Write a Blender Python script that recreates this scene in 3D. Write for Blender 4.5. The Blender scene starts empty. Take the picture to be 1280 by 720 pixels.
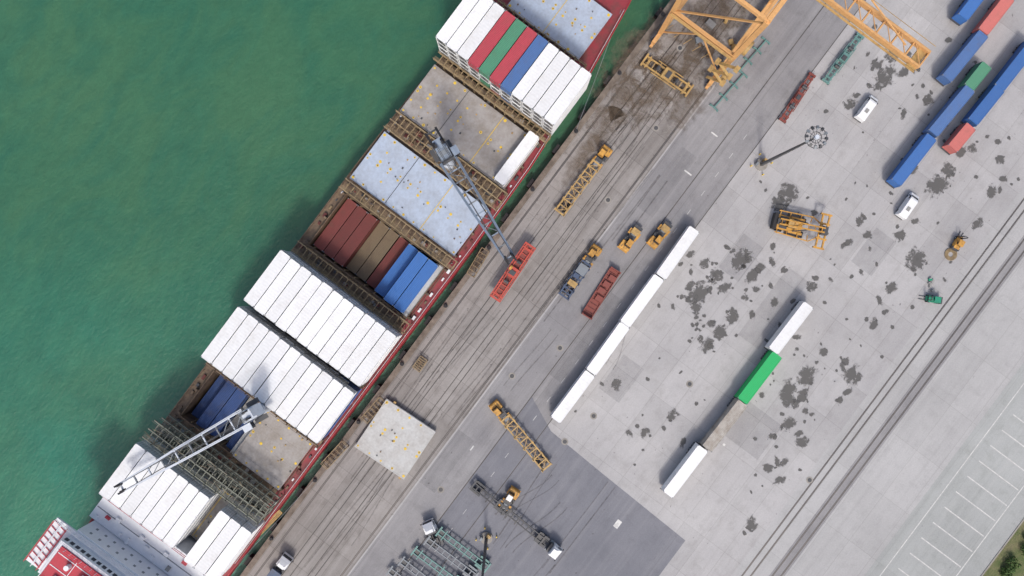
import bpy, math, random
from mathutils import Vector, Matrix
random.seed(7)
S0=5.85; H=158.0
ANG=math.radians(53.2); CA,SA=math.cos(ANG),math.sin(ANG)
# survey helper: world x runs along the quay, y across it (ship side positive)
def P(px,py,z=0.0):
    s=S0*H/(H-z); dx=(px-640)/s; dy=(360-py)/s
    return Vector((dx*CA+dy*SA,-dx*SA+dy*CA,z))
def C(r,g,b):
    f=lambda c:(c/255/12.92) if c/255<=0.04045 else ((c/255+0.055)/1.055)**2.4
    return (f(r),f(g),f(b),1)
scene=bpy.context.scene
# ---------------------------------------------------------------- materials
def nt(name):
    m=bpy.data.materials.new(name); m.use_nodes=True
    t=m.node_tree; b=t.nodes['Principled BSDF']
    return m,t,b
def N(t,ty,**k):
    n=t.nodes.new(ty)
    for a,v in k.items():
        if a in n.inputs: n.inputs[a].default_value=v
        else: setattr(n,a,v)
    return n
def noise(t,vec,scale,detail=6,rough=.6,sc=None,dist=0):
    if sc:
        mp=t.nodes.new('ShaderNodeMapping'); mp.inputs['Scale'].default_value=sc
        t.links.new(vec,mp.inputs['Vector']); vec=mp.outputs[0]
    n=t.nodes.new('ShaderNodeTexNoise'); n.inputs['Scale'].default_value=scale
    n.inputs['Detail'].default_value=detail; n.inputs['Roughness'].default_value=rough
    n.inputs['Distortion'].default_value=dist
    t.links.new(vec,n.inputs['Vector']); return n.outputs['Fac']
def ramp(t,fac,a,b,va=0.0,vb=1.0):
    n=t.nodes.new('ShaderNodeMapRange'); n.inputs['From Min'].default_value=a; n.inputs['From Max'].default_value=b
    n.inputs['To Min'].default_value=va; n.inputs['To Max'].default_value=vb
    t.links.new(fac,n.inputs['Value']); return n.outputs[0]
def mix(t,fac,a,b,mode='MIX'):
    n=t.nodes.new('ShaderNodeMix'); n.data_type='RGBA'; n.blend_type=mode
    for s,v in ((n.inputs[0],fac),(n.inputs[6],a),(n.inputs[7],b)):
        if isinstance(v,bpy.types.NodeSocket): t.links.new(v,s)
        else: s.default_value=v
    return n.outputs[2]
def bump(t,b,h,strength=.3,dist=.05):
    n=t.nodes.new('ShaderNodeBump'); n.inputs['Strength'].default_value=strength; n.inputs['Distance'].default_value=dist
    t.links.new(h,n.inputs['Height']); t.links.new(n.outputs[0],b.inputs['Normal'])
def paint(name,col,rough=.55,dirt=.5,dcol=C(105,92,78),scale=.6,var=.12,metal=0,lo=.5,hi=.8):
    m,t,b=nt(name)
    tc=t.nodes.new('ShaderNodeTexCoord'); oi=t.nodes.new('ShaderNodeObjectInfo')
    add=t.nodes.new('ShaderNodeVectorMath'); add.operation='ADD'
    cmb=t.nodes.new('ShaderNodeMath'); cmb.operation='MULTIPLY'; cmb.inputs[1].default_value=57.0
    t.links.new(oi.outputs['Random'],cmb.inputs[0])
    t.links.new(tc.outputs['Object'],add.inputs[0]); t.links.new(cmb.outputs[0],add.inputs[1])
    v=add.outputs[0]
    n1=noise(t,v,scale,8,.65); n2=noise(t,v,scale*6,5,.6)
    f=ramp(t,n1,lo,hi,0,dirt)
    c=mix(t,f,col,dcol)
    f2=ramp(t,n2,.3,.7,1-.18*min(1,dirt*2),1.0)
    c=mix(t,1.0,c,f2,'MULTIPLY')
    rv=ramp(t,oi.outputs['Random'],0,1,1-var,1.0)
    c=mix(t,1.0,c,rv,'MULTIPLY')
    t.links.new(c,b.inputs['Base Color'])
    b.inputs['Roughness'].default_value=rough; b.inputs['Metallic'].default_value=metal
    return m
def ground(name,c1,c2,bw,bh,dark=.45,joint=.55,streak=.35,off=(0,0,0),slab=.12,mort=.05,stain=C(70,66,62),spot=.5):
    m,t,b=nt(name)
    tc=t.nodes.new('ShaderNodeTexCoord'); v=tc.outputs['Object']
    big=noise(t,v,.035,7,.65); med=noise(t,v,.35,9,.7,dist=.3); fine=noise(t,v,3.5,6,.7)
    st=noise(t,v,1.0,8,.65,sc=(.018,.8,1)); st2=noise(t,v,1.0,6,.6,sc=(.3,.03,1))
    c=mix(t,ramp(t,big,.35,.65),c1,c2)
    mp=t.nodes.new('ShaderNodeMapping'); mp.inputs['Location'].default_value=off; t.links.new(v,mp.inputs[0])
    br=N(t,'ShaderNodeTexBrick',offset=0.0,squash=1.0)
    br.inputs['Color1'].default_value=(1-slab,)*3+(1,); br.inputs['Color2'].default_value=(1,1,1,1)
    br.inputs['Mortar'].default_value=(joint,joint,joint*.97,1); br.inputs['Scale'].default_value=1
    br.inputs['Mortar Size'].default_value=mort; br.inputs['Mortar Smooth'].default_value=.4
    br.inputs['Brick Width'].default_value=bw; br.inputs['Row Height'].default_value=bh
    t.links.new(mp.outputs[0],br.inputs['Vector'])
    jf=ramp(t,big,.3,.7,.55,1.0)
    c=mix(t,jf,c,mix(t,1.0,c,br.outputs['Color'],'MULTIPLY'))
    c=mix(t,ramp(t,med,.5,.72,0,dark),c,stain)
    c=mix(t,ramp(t,st,.52,.72,0,streak),c,stain)
    c=mix(t,ramp(t,st,.48,.28,0,streak*.5),c,C(203,201,199))
    c=mix(t,ramp(t,st2,.55,.75,0,streak*.5),c,stain)
    sp=noise(t,v,.9,4,.5)
    c=mix(t,ramp(t,sp,.70,.73,0,spot),c,C(76,72,70))
    sp2=noise(t,v,2.6,3,.5)
    c=mix(t,ramp(t,sp2,.72,.75,0,spot*.8),c,C(80,76,74))
    c=mix(t,1.0,c,ramp(t,fine,.25,.75,.84,1.08),'MULTIPLY')
    t.links.new(c,b.inputs['Base Color']); b.inputs['Roughness'].default_value=.88
    b.inputs['Specular IOR Level'].default_value=.25
    bump(t,b,fine,.25,.03)
    return m
M={}
M['white']=paint('container_white',C(240,242,244),dirt=.25,scale=.35,var=.13,dcol=C(165,150,128),rough=.5)
M['wtruck']=paint('white_paint',C(238,240,242),dirt=.15,var=.03)
M['grey']=paint('container_grey',C(160,160,158),dirt=.5)
M['tan']=paint('container_brown',C(128,112,90),dirt=.6,dcol=C(92,72,56))
M['tangrey']=paint('container_weathered',C(188,184,178),dirt=.7,dcol=C(134,122,108),lo=.35,hi=.65)
M['red']=paint('container_red',C(182,72,84),dirt=.3,var=.15)
M['salmon']=paint('container_salmon',C(208,118,112),dirt=.3,var=.12)
M['dred']=paint('container_oxide_red',C(124,62,58),dirt=.5,dcol=C(92,72,62),var=.3)
M['green']=paint('container_green',C(82,146,116),dirt=.3)
M['bgreen']=paint('container_bright_green',C(30,176,100),dirt=.12,var=.02)
M['blue']=paint('container_blue',C(62,114,184),dirt=.3,var=.2,dcol=C(80,104,150))
M['navy']=paint('container_dark_blue',C(58,88,146),dirt=.4,var=.3)
M['sblue']=paint('container_slate_blue',C(82,118,174),dirt=.35)
M['steel']=paint('dark_steel',C(78,80,84),dirt=.5,var=.05,rough=.5)
M['gsteel']=paint('grey_steel',C(134,141,148),dirt=.4,var=.05)
M['crane']=paint('ship_crane_paint',C(146,161,180),dirt=.4,var=.02)
M['cranew']=paint('ship_crane_white',C(206,214,225),dirt=.3,var=.02)
M['black']=paint('black_rubber',C(46,46,50),dirt=.3,rough=.8,dcol=C(84,80,76))
M['glass']=paint('dark_glass',C(38,47,58),dirt=.05,rough=.1)
M['yellow']=paint('machine_yellow',C(218,164,78),dirt=.7,dcol=C(122,94,64),scale=1.2,lo=.42,hi=.72)
M['ochre']=paint('faded_yellow_steel',C(200,166,106),dirt=.7,dcol=C(112,90,66),scale=1.0,lo=.42,hi=.72)
M['orange']=paint('crane_orange',C(228,176,116),dirt=.5,dcol=C(165,128,94),scale=.5)
M['ydot']=paint('marking_yellow',C(234,198,68),dirt=.2,scale=2)
M['rust']=paint('rusty_deck_steel',C(134,114,92),dirt=.8,dcol=C(82,66,56),scale=.9,lo=.4,hi=.65)
M['rust2']=paint('lashing_bridge_steel',C(166,146,112),dirt=.7,dcol=C(98,78,60),scale=1.0,lo=.4,hi=.7)
M['olive']=paint('lashing_bridge_grey',C(126,130,118),dirt=.6,dcol=C(78,74,66),scale=1.0,lo=.4,hi=.7)
M['deckred']=paint('deck_red',C(158,60,70),dirt=.75,dcol=C(106,74,70),scale=.4,lo=.4,hi=.66)
M['hullred']=paint('hull_red',C(170,52,62),dirt=.4,scale=.3)
M['hatch']=paint('hatch_blue_grey',C(188,202,222),dirt=.5,dcol=C(160,164,172),scale=.3,lo=.4,hi=.7)
M['hatcht']=paint('hatch_worn_grey',C(172,168,166),dirt=.6,dcol=C(138,128,116),scale=.35,lo=.4,hi=.65)
M['hatchq']=paint('hatch_pale',C(204,206,206),dirt=.55,dcol=C(168,162,156),scale=.35,lo=.4,hi=.7)
M['hold']=paint('hold_floor_brown',C(122,104,80),dirt=.7,dcol=C(72,60,50),scale=.6,lo=.4,hi=.7)
M['superw']=paint('superstructure_white',C(238,241,246),dirt=.2,dcol=C(175,175,180),scale=.3)
M['superr']=paint('superstructure_red',C(194,64,78),dirt=.35,dcol=C(150,84,88),scale=.4)
M['teal']=paint('teal_steel',C(106,148,144),dirt=.4,dcol=C(94,94,86))
M['oxide']=paint('spreader_oxide_red',C(140,74,66),dirt=.4,scale=1.2)
M['spred']=paint('spreader_red',C(198,84,70),dirt=.4,dcol=C(120,64,54),scale=1.2)
M['conc']=paint('concrete',C(160,156,150),dirt=.6,dcol=C(112,106,100),scale=.5,rough=.9)
M['curb']=paint('quay_cope',C(146,136,126),dirt=.8,dcol=C(90,80,72),scale=.5,rough=.9,lo=.35,hi=.65)
M['foam']=paint('white_road_paint',C(226,226,224),dirt=.6,dcol=C(184,184,184),scale=1.5,rough=.8,lo=.4,hi=.6)
M['rail']=paint('rail_groove',C(86,82,80),dirt=.7,dcol=C(128,122,118),scale=.3,rough=.7)
M['railst']=paint('rail_steel',C(140,136,134),dirt=.5,rough=.35,metal=.6)
M['agreen']=paint('forklift_green',C(44,146,116),dirt=.3)
M['bluet']=paint('truck_blue',C(80,96,124),dirt=.5)
# translucent ground marks
def mark(name,col,alpha,sc=1.2,lo=.3,hi=.6,stretch=None,base=.25,fall=0,rough=.8,det=7):
    m,t,b=nt(name)
    tc=t.nodes.new('ShaderNodeTexCoord')
    n=noise(t,tc.outputs['Object'],sc,det,.7,sc=stretch,dist=.4 if fall else 0)
    if fall:
        at=t.nodes.new('ShaderNodeAttribute'); at.attribute_name='fall'
        ma=t.nodes.new('ShaderNodeMath'); ma.operation='MULTIPLY_ADD'; ma.inputs[1].default_value=fall
        t.links.new(at.outputs['Fac'],ma.inputs[0]); t.links.new(n,ma.inputs[2]); n=ma.outputs[0]
    tr=t.nodes.new('ShaderNodeBsdfTransparent'); ms=t.nodes.new('ShaderNodeMixShader')
    t.links.new(ramp(t,n,lo,hi,alpha*base,alpha),ms.inputs[0]); t.links.new(tr.outputs[0],ms.inputs[1]); t.links.new(b.outputs[0],ms.inputs[2])
    t.links.new(ms.outputs[0],t.nodes['Material Output'].inputs[0])
    b.inputs['Base Color'].default_value=col; b.inputs['Roughness'].default_value=rough
    return m
M['oil']=mark('oil_stain',C(98,97,96),.76,.75,.66,.78,base=0,fall=.42)
M['tyre']=mark('tyre_mark',C(86,80,78),.36,.9,.35,.65)
M['dirt']=mark('dirt_patch',C(116,102,88),.55,.35,.64,.95,base=.0,fall=.4)
M['patch']=mark('surface_repair',C(126,126,130),.16,.3,.3,.6,base=.5)
# ---------------------------------------------------------------- mesh builder
class MB:
    def __init__(s): s.v=[];s.f=[];s.m=[];s.mats=[];s.fall=[]
    def mi(s,k):
        mt=M[k]
        if mt not in s.mats: s.mats.append(mt)
        return s.mats.index(mt)
    def add(s,vs,fs,k,fl=None):
        o=len(s.v); i=s.mi(k); s.v+= [tuple(v) for v in vs]
        if fl: s.fall+=fl
        for f in fs: s.f.append([a+o for a in f]); s.m.append(i)
    def box(s,c,d,k,rz=0,R=None):
        j=lambda:random.uniform(0,.004)
        hx,hy,hz=d[0]/2+j(),d[1]/2+j(),d[2]/2+j()
        if R is None: R=Matrix.Rotation(rz,3,'Z')
        c=Vector(c)
        vs=[c+R@Vector((x*hx,y*hy,z*hz)) for z in(-1,1) for y in(-1,1) for x in(-1,1)]
        s.add(vs,[(0,2,3,1),(4,5,7,6),(0,1,5,4),(2,6,7,3),(0,4,6,2),(1,3,7,5)],k)
    def b2(s,x0,x1,y0,y1,z0,z1,k): s.box(((x0+x1)/2,(y0+y1)/2,(z0+z1)/2),(abs(x1-x0),abs(y1-y0),abs(z1-z0)),k)
    def beam(s,a,b,w,h,k):
        a=Vector(a);b=Vector(b);d=b-a;L=d.length
        if L<1e-6:return
        x=d/L; up=Vector((0,0,1))
        y=up.cross(x)
        if y.length<1e-3: y=Vector((0,1,0))
        y.normalize(); z=x.cross(y)
        R=Matrix((x,y,z)).transposed()
        s.box((a+b)/2,(L,w,h),k,R=R)
    def cyl(s,a,b,r,k,n=12,r2=None):
        a=Vector(a);b=Vector(b);r2=r if r2 is None else r2
        x=(b-a).normalized(); y=Vector((0,0,1)).cross(x)
        if y.length<1e-3:y=Vector((1,0,0))
        y.normalize();z=x.cross(y);vs=[]
        for p,rr in((a,r),(b,r2)):
            for i in range(n):
                t=2*math.pi*i/n; vs.append(p+y*math.cos(t)*rr+z*math.sin(t)*rr)
        fs=[(i,(i+1)%n,n+(i+1)%n,n+i) for i in range(n)]+[tuple(range(n))[::-1],tuple(range(n,2*n))]
        s.add(vs,fs,k)
    def prism(s,pts,z0,z1,k,kt=None):
        n=len(pts); vs=[(p[0],p[1],z0) for p in pts]+[(p[0],p[1],z1) for p in pts]
        s.add(vs,[(i,(i+1)%n,n+(i+1)%n,n+i) for i in range(n)]+[tuple(range(n))[::-1]],k)
        s.add(vs[n:],[tuple(range(n))],kt or k)
    def prof(s,pts,w,k,inset=None,y=0):
        # side profile (x,z) extruded across y; inset per point narrows it
        n=len(pts); inset=inset or [0]*n
        vs=[(p[0],y-(w/2-q),p[1]) for p,q in zip(pts,inset)]+[(p[0],y+(w/2-q),p[1]) for p,q in zip(pts,inset)]
        s.add(vs,[tuple(range(n)),tuple(range(n,2*n))[::-1]]+[(i,n+i,n+(i+1)%n,(i+1)%n) for i in range(n)],k)
    def obj(s,name,loc=(0,0,0),rz=0,parent=None,data=None):
        me=bpy.data.meshes.new(name)
        me.from_pydata(s.v,[],s.f)
        for mt in s.mats: me.materials.append(mt)
        me.polygons.foreach_set('material_index',s.m)
        if s.fall and len(s.fall)==len(s.v):
            at=me.attributes.new('fall','FLOAT','POINT'); at.data.foreach_set('value',s.fall)
        me.update()
        import bmesh
        bm=bmesh.new(); bm.from_mesh(me); bmesh.ops.recalc_face_normals(bm,faces=bm.faces); bm.to_mesh(me); bm.free()
        return place(name,me,loc,rz,parent)
def place(name,me,loc,rz=0,parent=None):
    o=bpy.data.objects.new(name,me); scene.collection.objects.link(o)
    o.location=loc; o.rotation_euler=(0,0,rz)
    if parent: o.parent=parent
    return o
def empty(name,loc=(0,0,0)):
    e=bpy.data.objects.new(name,None); scene.collection.objects.link(e); e.location=loc; e.empty_display_size=.5; return e
def line(a,b,z=0):
    A=P(a[0],a[1],z);B=P(b[0],b[1],z);c=(A+B)/2;d=B-A
    return c,math.atan2(d.y,d.x),d.length
# ---------------------------------------------------------------- ground
M['g_yard']=ground('yard_concrete',C(187,186,187),C(171,170,172),9.0,5.4,dark=.34,joint=.62,streak=.22,slab=.15,stain=C(134,131,129))
M['g_apron']=ground('apron_concrete',C(162,158,156),C(144,140,138),7.5,4.2,dark=.45,joint=.5,streak=.38,slab=.17,stain=C(104,98,94))
M['g_lane']=ground('lane_asphalt',C(156,155,157),C(138,137,140),60,9.3,dark=.4,joint=.7,streak=.35,slab=.04,stain=C(110,109,111))
M['g_asph']=ground('asphalt',C(134,135,142),C(118,120,128),80,30,dark=.35,joint=.8,streak=.22,slab=.05,stain=C(98,99,106))
M['g_far']=ground('far_concrete',C(184,184,185),C(172,172,173),12,6,dark=.32,joint=.70,streak=.28,slab=.09,stain=C(142,141,142),spot=.15)
M['g_park']=ground('parking_surface',C(174,177,177),C(160,163,163),30,14,dark=.4,joint=.8,streak=.28,slab=.06,stain=C(134,139,134),spot=.2)
def sheet(name,pts,z,k):
    b=MB(); b.add([(p[0],p[1],z) for p in pts],[tuple(range(len(pts)))],k); return b.obj(name)
QY=9.75
b=MB(); b.prism([(-3000,-3000),(3000,-3000),(3000,QY),(-3000,QY)],-12,0,'conc','g_yard'); b.obj('ground')
sheet('quay_apron',[(-400,-8.6),(400,-8.6),(400,QY-1.2),(-400,QY-1.2)],.004,'g_apron')
sheet('service_lane',[(-400,-23.6),(400,-23.6),(400,-8.9),(-400,-8.9)],.004,'g_lane')
sheet('asphalt_road',[(-200,-62),(-21,-62),(-20.2,-40),(-19.5,-25),(-16,-17.2),(-200,-17.2)],.009,'g_asph')
sheet('haul_road',[(-400,-97),(400,-97),(400,-74.5),(-400,-74.5)],.004,'g_far')
sheet('truck_parking',[(-400,-117),(400,-117),(400,-97.1),(-400,-97.1)],.006,'g_park')
# cope
b=MB(); b.b2(-400,400,QY-1.2,QY-.02,-.2,.12,'curb')
for i in range(-12,14):
    x=i*9.2+2
    b.b2(x-1,x+1,QY-.01,QY+.9,-2.6,-.5,'black')
b.obj('quay_cope')
for i in range(-6,7):
    b=MB(); b.cyl((0,0,.12),(0,0,.5),.28,'black',12); b.cyl((0,0,.5),(0,0,.75),.42,'black',12,.34); b.cyl((0,0,.1),(0,0,.16),.5,'steel',12)
    b.obj('mooring_bollard',(i*15.5+4,QY-.65,0))
# rails
b=MB()
for y in(7.1,-7.6):
    b.b2(-400,400,y-.2,y+.2,-.1,.012,'rail'); b.b2(-400,400,y-.05,y+.05,-.1,.02,'railst')
for y in (2.6,1.1,-1.9,-3.2): b.b2(-400,400,y-.09,y+.09,-.1,.011,'rail')
b.b2(-400,400,-17.35,-17.15,-.1,.014,'rail')
b.b2(-400,400,-23.72,-23.55,-.1,.014,'rail')
b.obj('crane_rails')
b=MB()
for y in(-76.2,-77.7,-81.4,-82.9):
    b.b2(-400,400,y-.17,y+.17,-.1,.013,'rail'); b.b2(-400,400,y-.04,y+.04,-.1,.02,'railst')
b.obj('railway_track')
sheet('railway_strip',[(-400,-83.5),(400,-83.5),(400,-80.8),(-400,-80.8)],.0085,'g_lane')
# parking markings
b=MB()
b.b2(-140,140,-99.9,-99.70,-.05,.011,'foam')
x=-60
while x<110:
    b.b2(x-.12,x+.12,-112.5,-102,-.05,.011,'foam'); x+=4.1
b.b2(-140,140,-113,-112.8,-.05,.011,'foam')
b.obj('parking_markings')
b=MB()
for (x,y,w_,h_) in((905,556,.5,.5),(772,655,1.8,1.1),(860,216,.3,1.8),(893,168,.3,1.6),(590,560,1.2,.25)):
    p=P(x,y); b.b2(p.x-w_/2,p.x+w_/2,p.y-h_/2,p.y+h_/2,-.05,.0145,'foam')
x=-60
while x<60: b.b2(x,x+1.3,-20.58,-20.5,-.05,.0118,'foam'); x+=5
b.obj('lane_markings')
# grass verge
m,t,bs=nt('grass'); tc=t.nodes.new('ShaderNodeTexCoord')
n1=noise(t,tc.outputs['Object'],.25,8,.7); n2=noise(t,tc.outputs['Object'],5,6,.7)
c=mix(t,ramp(t,n1,.4,.6),C(94,108,66),C(130,126,94)); c=mix(t,1.0,c,ramp(t,n2,.3,.7,.6,1.1),'MULTIPLY')
t.links.new(c,bs.inputs['Base Color']); bs.inputs['Roughness'].default_value=.95; bump(t,bs,n2,.8,.1); M['grass']=m
sheet('grass_verge',[(-400,-160),(400,-160),(400,-117.2),(-400,-117.2)],.01,'grass')
b=MB(); b.b2(-400,400,-117.3,-117.0,-.05,.13,'conc'); b.obj('verge_kerb')
m,t,bs=nt('foliage'); oi=t.nodes.new('ShaderNodeTexCoord'); n1=noise(t,oi.outputs['Object'],2,4,.6)
c=mix(t,ramp(t,n1,.35,.65),C(52,78,40),C(94,120,60)); t.links.new(c,bs.inputs['Base Color']); bs.inputs['Roughness'].default_value=.8; M['leaf']=m
def bush(name,x,y,r):
    b=MB(); b.cyl((0,0,0),(0,0,r*.6),.12,'rust',6,.06)
    cl=[(random.uniform(-r,r)*.6,random.uniform(-r,r)*.6,r*random.uniform(.4,1.0),r*random.uniform(.3,.55)) for _ in range(9)]
    for (cx,cy,cz,cr) in cl:
        b.beam((0,0,.1),(cx,cy,cz),.05,.05,'rust')
        for _ in range(60):
            d=Vector((random.gauss(0,1),random.gauss(0,1),random.gauss(0,1))).normalized()*cr*random.uniform(.6,1.05)
            p=Vector((cx,cy,cz))+d; s=random.uniform(.1,.22)
            u=Vector((random.gauss(0,1),random.gauss(0,1),random.gauss(0,1))).normalized(); w=u.cross(d).normalized()
            b.add([p+u*s,p+w*s,p-u*s,p-w*s],[(0,1,2,3)],'leaf')
    b.obj(name,(x,y,0))
for i in range(16): bush('shrub',-8+i*3.6+random.uniform(-1,1),-119.5-random.uniform(0,3),random.uniform(1.1,2.0))
# ---------------------------------------------------------------- water
m,t,bs=nt('sea_water'); tc=t.nodes.new('ShaderNodeTexCoord'); v=tc.outputs['Object']
mp=t.nodes.new('ShaderNodeMapping'); mp.inputs['Rotation'].default_value=(0,0,-math.radians(36.8)); t.links.new(v,mp.inputs[0])
sx=t.nodes.new('ShaderNodeSeparateXYZ'); t.links.new(mp.outputs[0],sx.inputs[0])
bg=noise(t,v,.018,5,.6,dist=1.0); pl=noise(t,v,.04,6,.6,sc=(1,2.0,1),dist=1.5); md=noise(t,v,.25,8,.7,sc=(1,1.7,1),dist=.6)
g=ramp(t,sx.outputs['X'],-80,15)
col=mix(t,g,C(26,134,120),C(58,106,78))
col=mix(t,ramp(t,bg,.40,.62,0,.55),col,C(70,112,80))
col=mix(t,ramp(t,pl,.42,.66,0,.55),col,C(38,98,80))
col=mix(t,1.0,col,ramp(t,md,.3,.7,.88,1.1),'MULTIPLY')
t.links.new(col,bs.inputs['Base Color']); bs.inputs['Roughness'].default_value=.3; bs.inputs['Specular IOR Level'].default_value=.5
w1=noise(t,v,.9,6,.6,sc=(1,1.6,1)); w2=noise(t,v,.2,4,.6)
ad=t.nodes.new('ShaderNodeMath'); ad.operation='ADD'; t.links.new(w1,ad.inputs[0]); t.links.new(w2,ad.inputs[1])
bump(t,bs,ad.outputs[0],.32,.5); M['sea']=m
sheet('sea_water',[(-3000,QY-.5),(3000,QY-.5),(3000,3000),(-3000,3000)],-3.0,'sea')
# ---------------------------------------------------------------- containers
CW,CH=2.44,2.59
CM={}
def cont_mesh(k,L=12.19,reefer=False):
    key=(k,round(L,1),reefer)
    if key in CM:return CM[key]
    b=MB(); h=L/2; w=CW/2
    for sx_ in(-1,1):
        for sy in(-1,1):
            b.box((sx_*(h-.08),sy*(w-.08),CH/2),(.16,.16,CH),k)
            b.box((sx_*(h-.09),sy*(w-.09),CH-.05),(.19,.19,.13),'gsteel')
    for sy in(-1,1):
        b.box((0,sy*(w-.05),CH-.06),(L-.3,.1,.1),k); b.box((0,sy*(w-.05),.09),(L-.3,.1,.16),k)
    for sx_ in(-1,1):
        b.box((sx_*(h-.06),0,CH-.07),(.12,CW-.3,.12),k); b.box((sx_*(h-.06),0,.09),(.12,CW-.3,.16),k)
    n=int((L-.3)/(.28 if not reefer else .6)); st=(L-.3)/n
    dp=.035 if not reefer else .008
    for sy in(-1,1):
        vs=[];x=-h+.15
        for i in range(n):
            for q,o in((0,0),(.35,0),(.5,dp),(.85,dp)):
                vs.append((x+st*(i+q),sy*(w-.06-o)))
        vs.append((h-.15,sy*(w-.06)))
        m_=len(vs); b.add([(a,c_,.16) for a,c_ in vs]+[(a,c_,CH-.1) for a,c_ in vs],[(i,i+1,m_+i+1,m_+i) for i in range(m_-1)],k)
    vs=[];x=-h+.12
    for i in range(n):
        for q,o in((0,0),(.35,0),(.5,dp*.7),(.85,dp*.7)): vs.append((x+st*(i+q)*.999,CH-.03-o))
    vs.append((h-.12,CH-.03)); m_=len(vs)
    b.add([(a,-w+.09,c_) for a,c_ in vs]+[(a,w-.09,c_) for a,c_ in vs],[(i,i+1,m_+i+1,m_+i) for i in range(m_-1)],k)
    b.box((0,0,.12),(L-.3,CW-.3,.1),'steel')
    for sy in(-1,1): b.box((h-.07,sy*.55,CH/2),(.05,1.04,CH-.3),k)
    for y in(-.85,-.35,.35,.85): b.cyl((h-.02,y,.15),(h-.02,y,CH-.15),.022,'gsteel',6)
    if reefer:
        b.box((-h+.12,0,CH/2),(.1,CW-.36,CH-.3),'grey'); b.box((-h+.06,0,.7),(.06,1.7,.8),'steel')
        b.cyl((-h+.08,0,1.8),(-h+.02,0,1.8),.42,'steel',14); b.box((-h+.05,.7,1.9),(.05,.4,.6),'gsteel')
    else: b.box((-h+.08,0,CH/2),(.06,CW-.34,CH-.3),k)
    me=bpy.data.meshes.new('shipping_container'); me.from_pydata(b.v,[],b.f)
    for mt in b.mats: me.materials.append(mt)
    me.polygons.foreach_set('material_index',b.m); me.update()
    import bmesh
    bm=bmesh.new(); bm.from_mesh(me); bmesh.ops.recalc_face_normals(bm,faces=bm.faces); bm.to_mesh(me); bm.free()
    CM[key]=me; return me
def cont(k,x,y,z,rz=0,L=12.19,reefer=None):
    if reefer is None: reefer=(k=='white')
    if random.random()<.5: rz+=math.pi if not reefer else 0
    return place('refrigerated_container' if reefer else 'shipping_container',cont_mesh(k,L,reefer),(x,y,z),rz)
# ---------------------------------------------------------------- ship
ship=empty('container_ship',(0,26.4,0)); YC=26.4
def part(b,name): 
    o=b.obj(name); o.parent=ship; o.location=(0,-YC,0); return o
half=[(-119,8.5),(-112,12.6),(-100,14.3),(-88,14.9),(2,14.9),(22,14.5),(44,12.9),(62,10.5),(78,7.2),(90,3.0),(95,0.4)]
DZ=4.0
def ring(f,z,dx=0):
    st=[(x+ (dx if x>60 else 0)*(x-60)/35,YC-h_*f(x),z) for x,h_ in half]
    pt=[(x+ (dx if x>60 else 0)*(x-60)/35,YC+h_*f(x),z) for x,h_ in half][::-1]
    return st+pt
b=MB(); top=ring(lambda x:1,DZ+.1); wl=ring(lambda x:1 if x<10 else 1-.45*(x-10)/85,-5,-8); n=len(top)
b.add(top+wl,[(i,(i+1)%n,n+(i+1)%n,n+i) for i in range(n)],'hullred'); b.add(wl,[tuple(range(n))],'steel')
for i in range(n):
    b.beam(top[i],top[(i+1)%n],.22,.3,'hullred' if top[i][1]<YC or top[i][0]<-85 or top[i][0]>50 else 'rust')
part(b,'hull')
def hh(x):
    for (x0,a),(x1,c_) in zip(half,half[1:]):
        if x0<=x<=x1: return a+(c_-a)*(x-x0)/(x1-x0)
    return 0
BX=[(45.4,57.6),(29.7,41.9),(15.2,27.4),(-2.0,10.2),(-18,-5),(-33.3,-21.1),(-47.1,-34.9),(-62.2,-49.8),(-80.4,-68.0)]
b=MB()
for sgn in(-1,1):
    xs=[-82,-70,-60,-48,-36,-24,-12,2,12,22,33,44]
    for x0,x1 in zip(xs,xs[1:]):
        inn=12.6
        p=[(x0,YC+sgn*(hh(x0)-.05)),(x1,YC+sgn*(hh(x1)-.05)),(x1,YC+sgn*min(inn,hh(x1)-.1)),(x0,YC+sgn*inn)]
        if sgn>0:p=p[::-1]
        b.prism(p,DZ-.3,DZ,'deckred' if sgn<0 else 'rust')
fd=[(x,YC-(hh(x)-.05)) for x in(44,53,62,70,78,84,90,94)]+[(x,YC+(hh(x)-.05)) for x in(94,90,84,78,70,62,53,44)]
b.prism(fd,DZ-.3,DZ,'deckred')
ad_=[(x,YC-(hh(x)-.05)) for x in(-118,-112,-100,-88,-82)]+[(x,YC+(hh(x)-.05)) for x in(-82,-88,-100,-112,-118)]
b.prism(ad_,DZ-.3,DZ,'deckred')
part(b,'main_deck')
b=MB()
gaps=[(41.9,45.4),(27.4,29.7),(10.2,15.2),(-5,-2.0),(-21.1,-18),(-34.9,-33.3),(-49.8,-47.1),(-68.0,-62.2),(-82,-80.4)]
for g0,g1 in gaps: b.b2(g0,g1,YC-12.6,YC+12.6,DZ-.6,DZ+.02,'rust')
part(b,'cross_decks')
def sockets(b,x0,x1,y0,y1,z):
    n_=max(1,round((y1-y0-1)/2.59)); st=(y1-y0-1)/n_
    L=x1-x0
    for i in range(n_+1):
        for fx in(.05,.5-.04,.5+.04,.95):
            if random.random()<.15: continue
            xx=x0+L*fx; r_=random.uniform(.16,.32)
            b.cyl((xx,y0+.5+st*i,z-.02),(xx,y0+.5+st*i,z+.06),r_,'ydot',10)
            if random.random()<.6: b.cyl((xx,y0+.5+st*i,z+.0),(xx,y0+.5+st*i,z+.07),r_*.5,'rust',8)
        for fx in(.27,.73):
            if random.random()<.2: b.cyl((x0+L*fx,y0+.5+st*i,z-.02),(x0+L*fx,y0+.5+st*i,z+.05),.22,'ydot',8)
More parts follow.
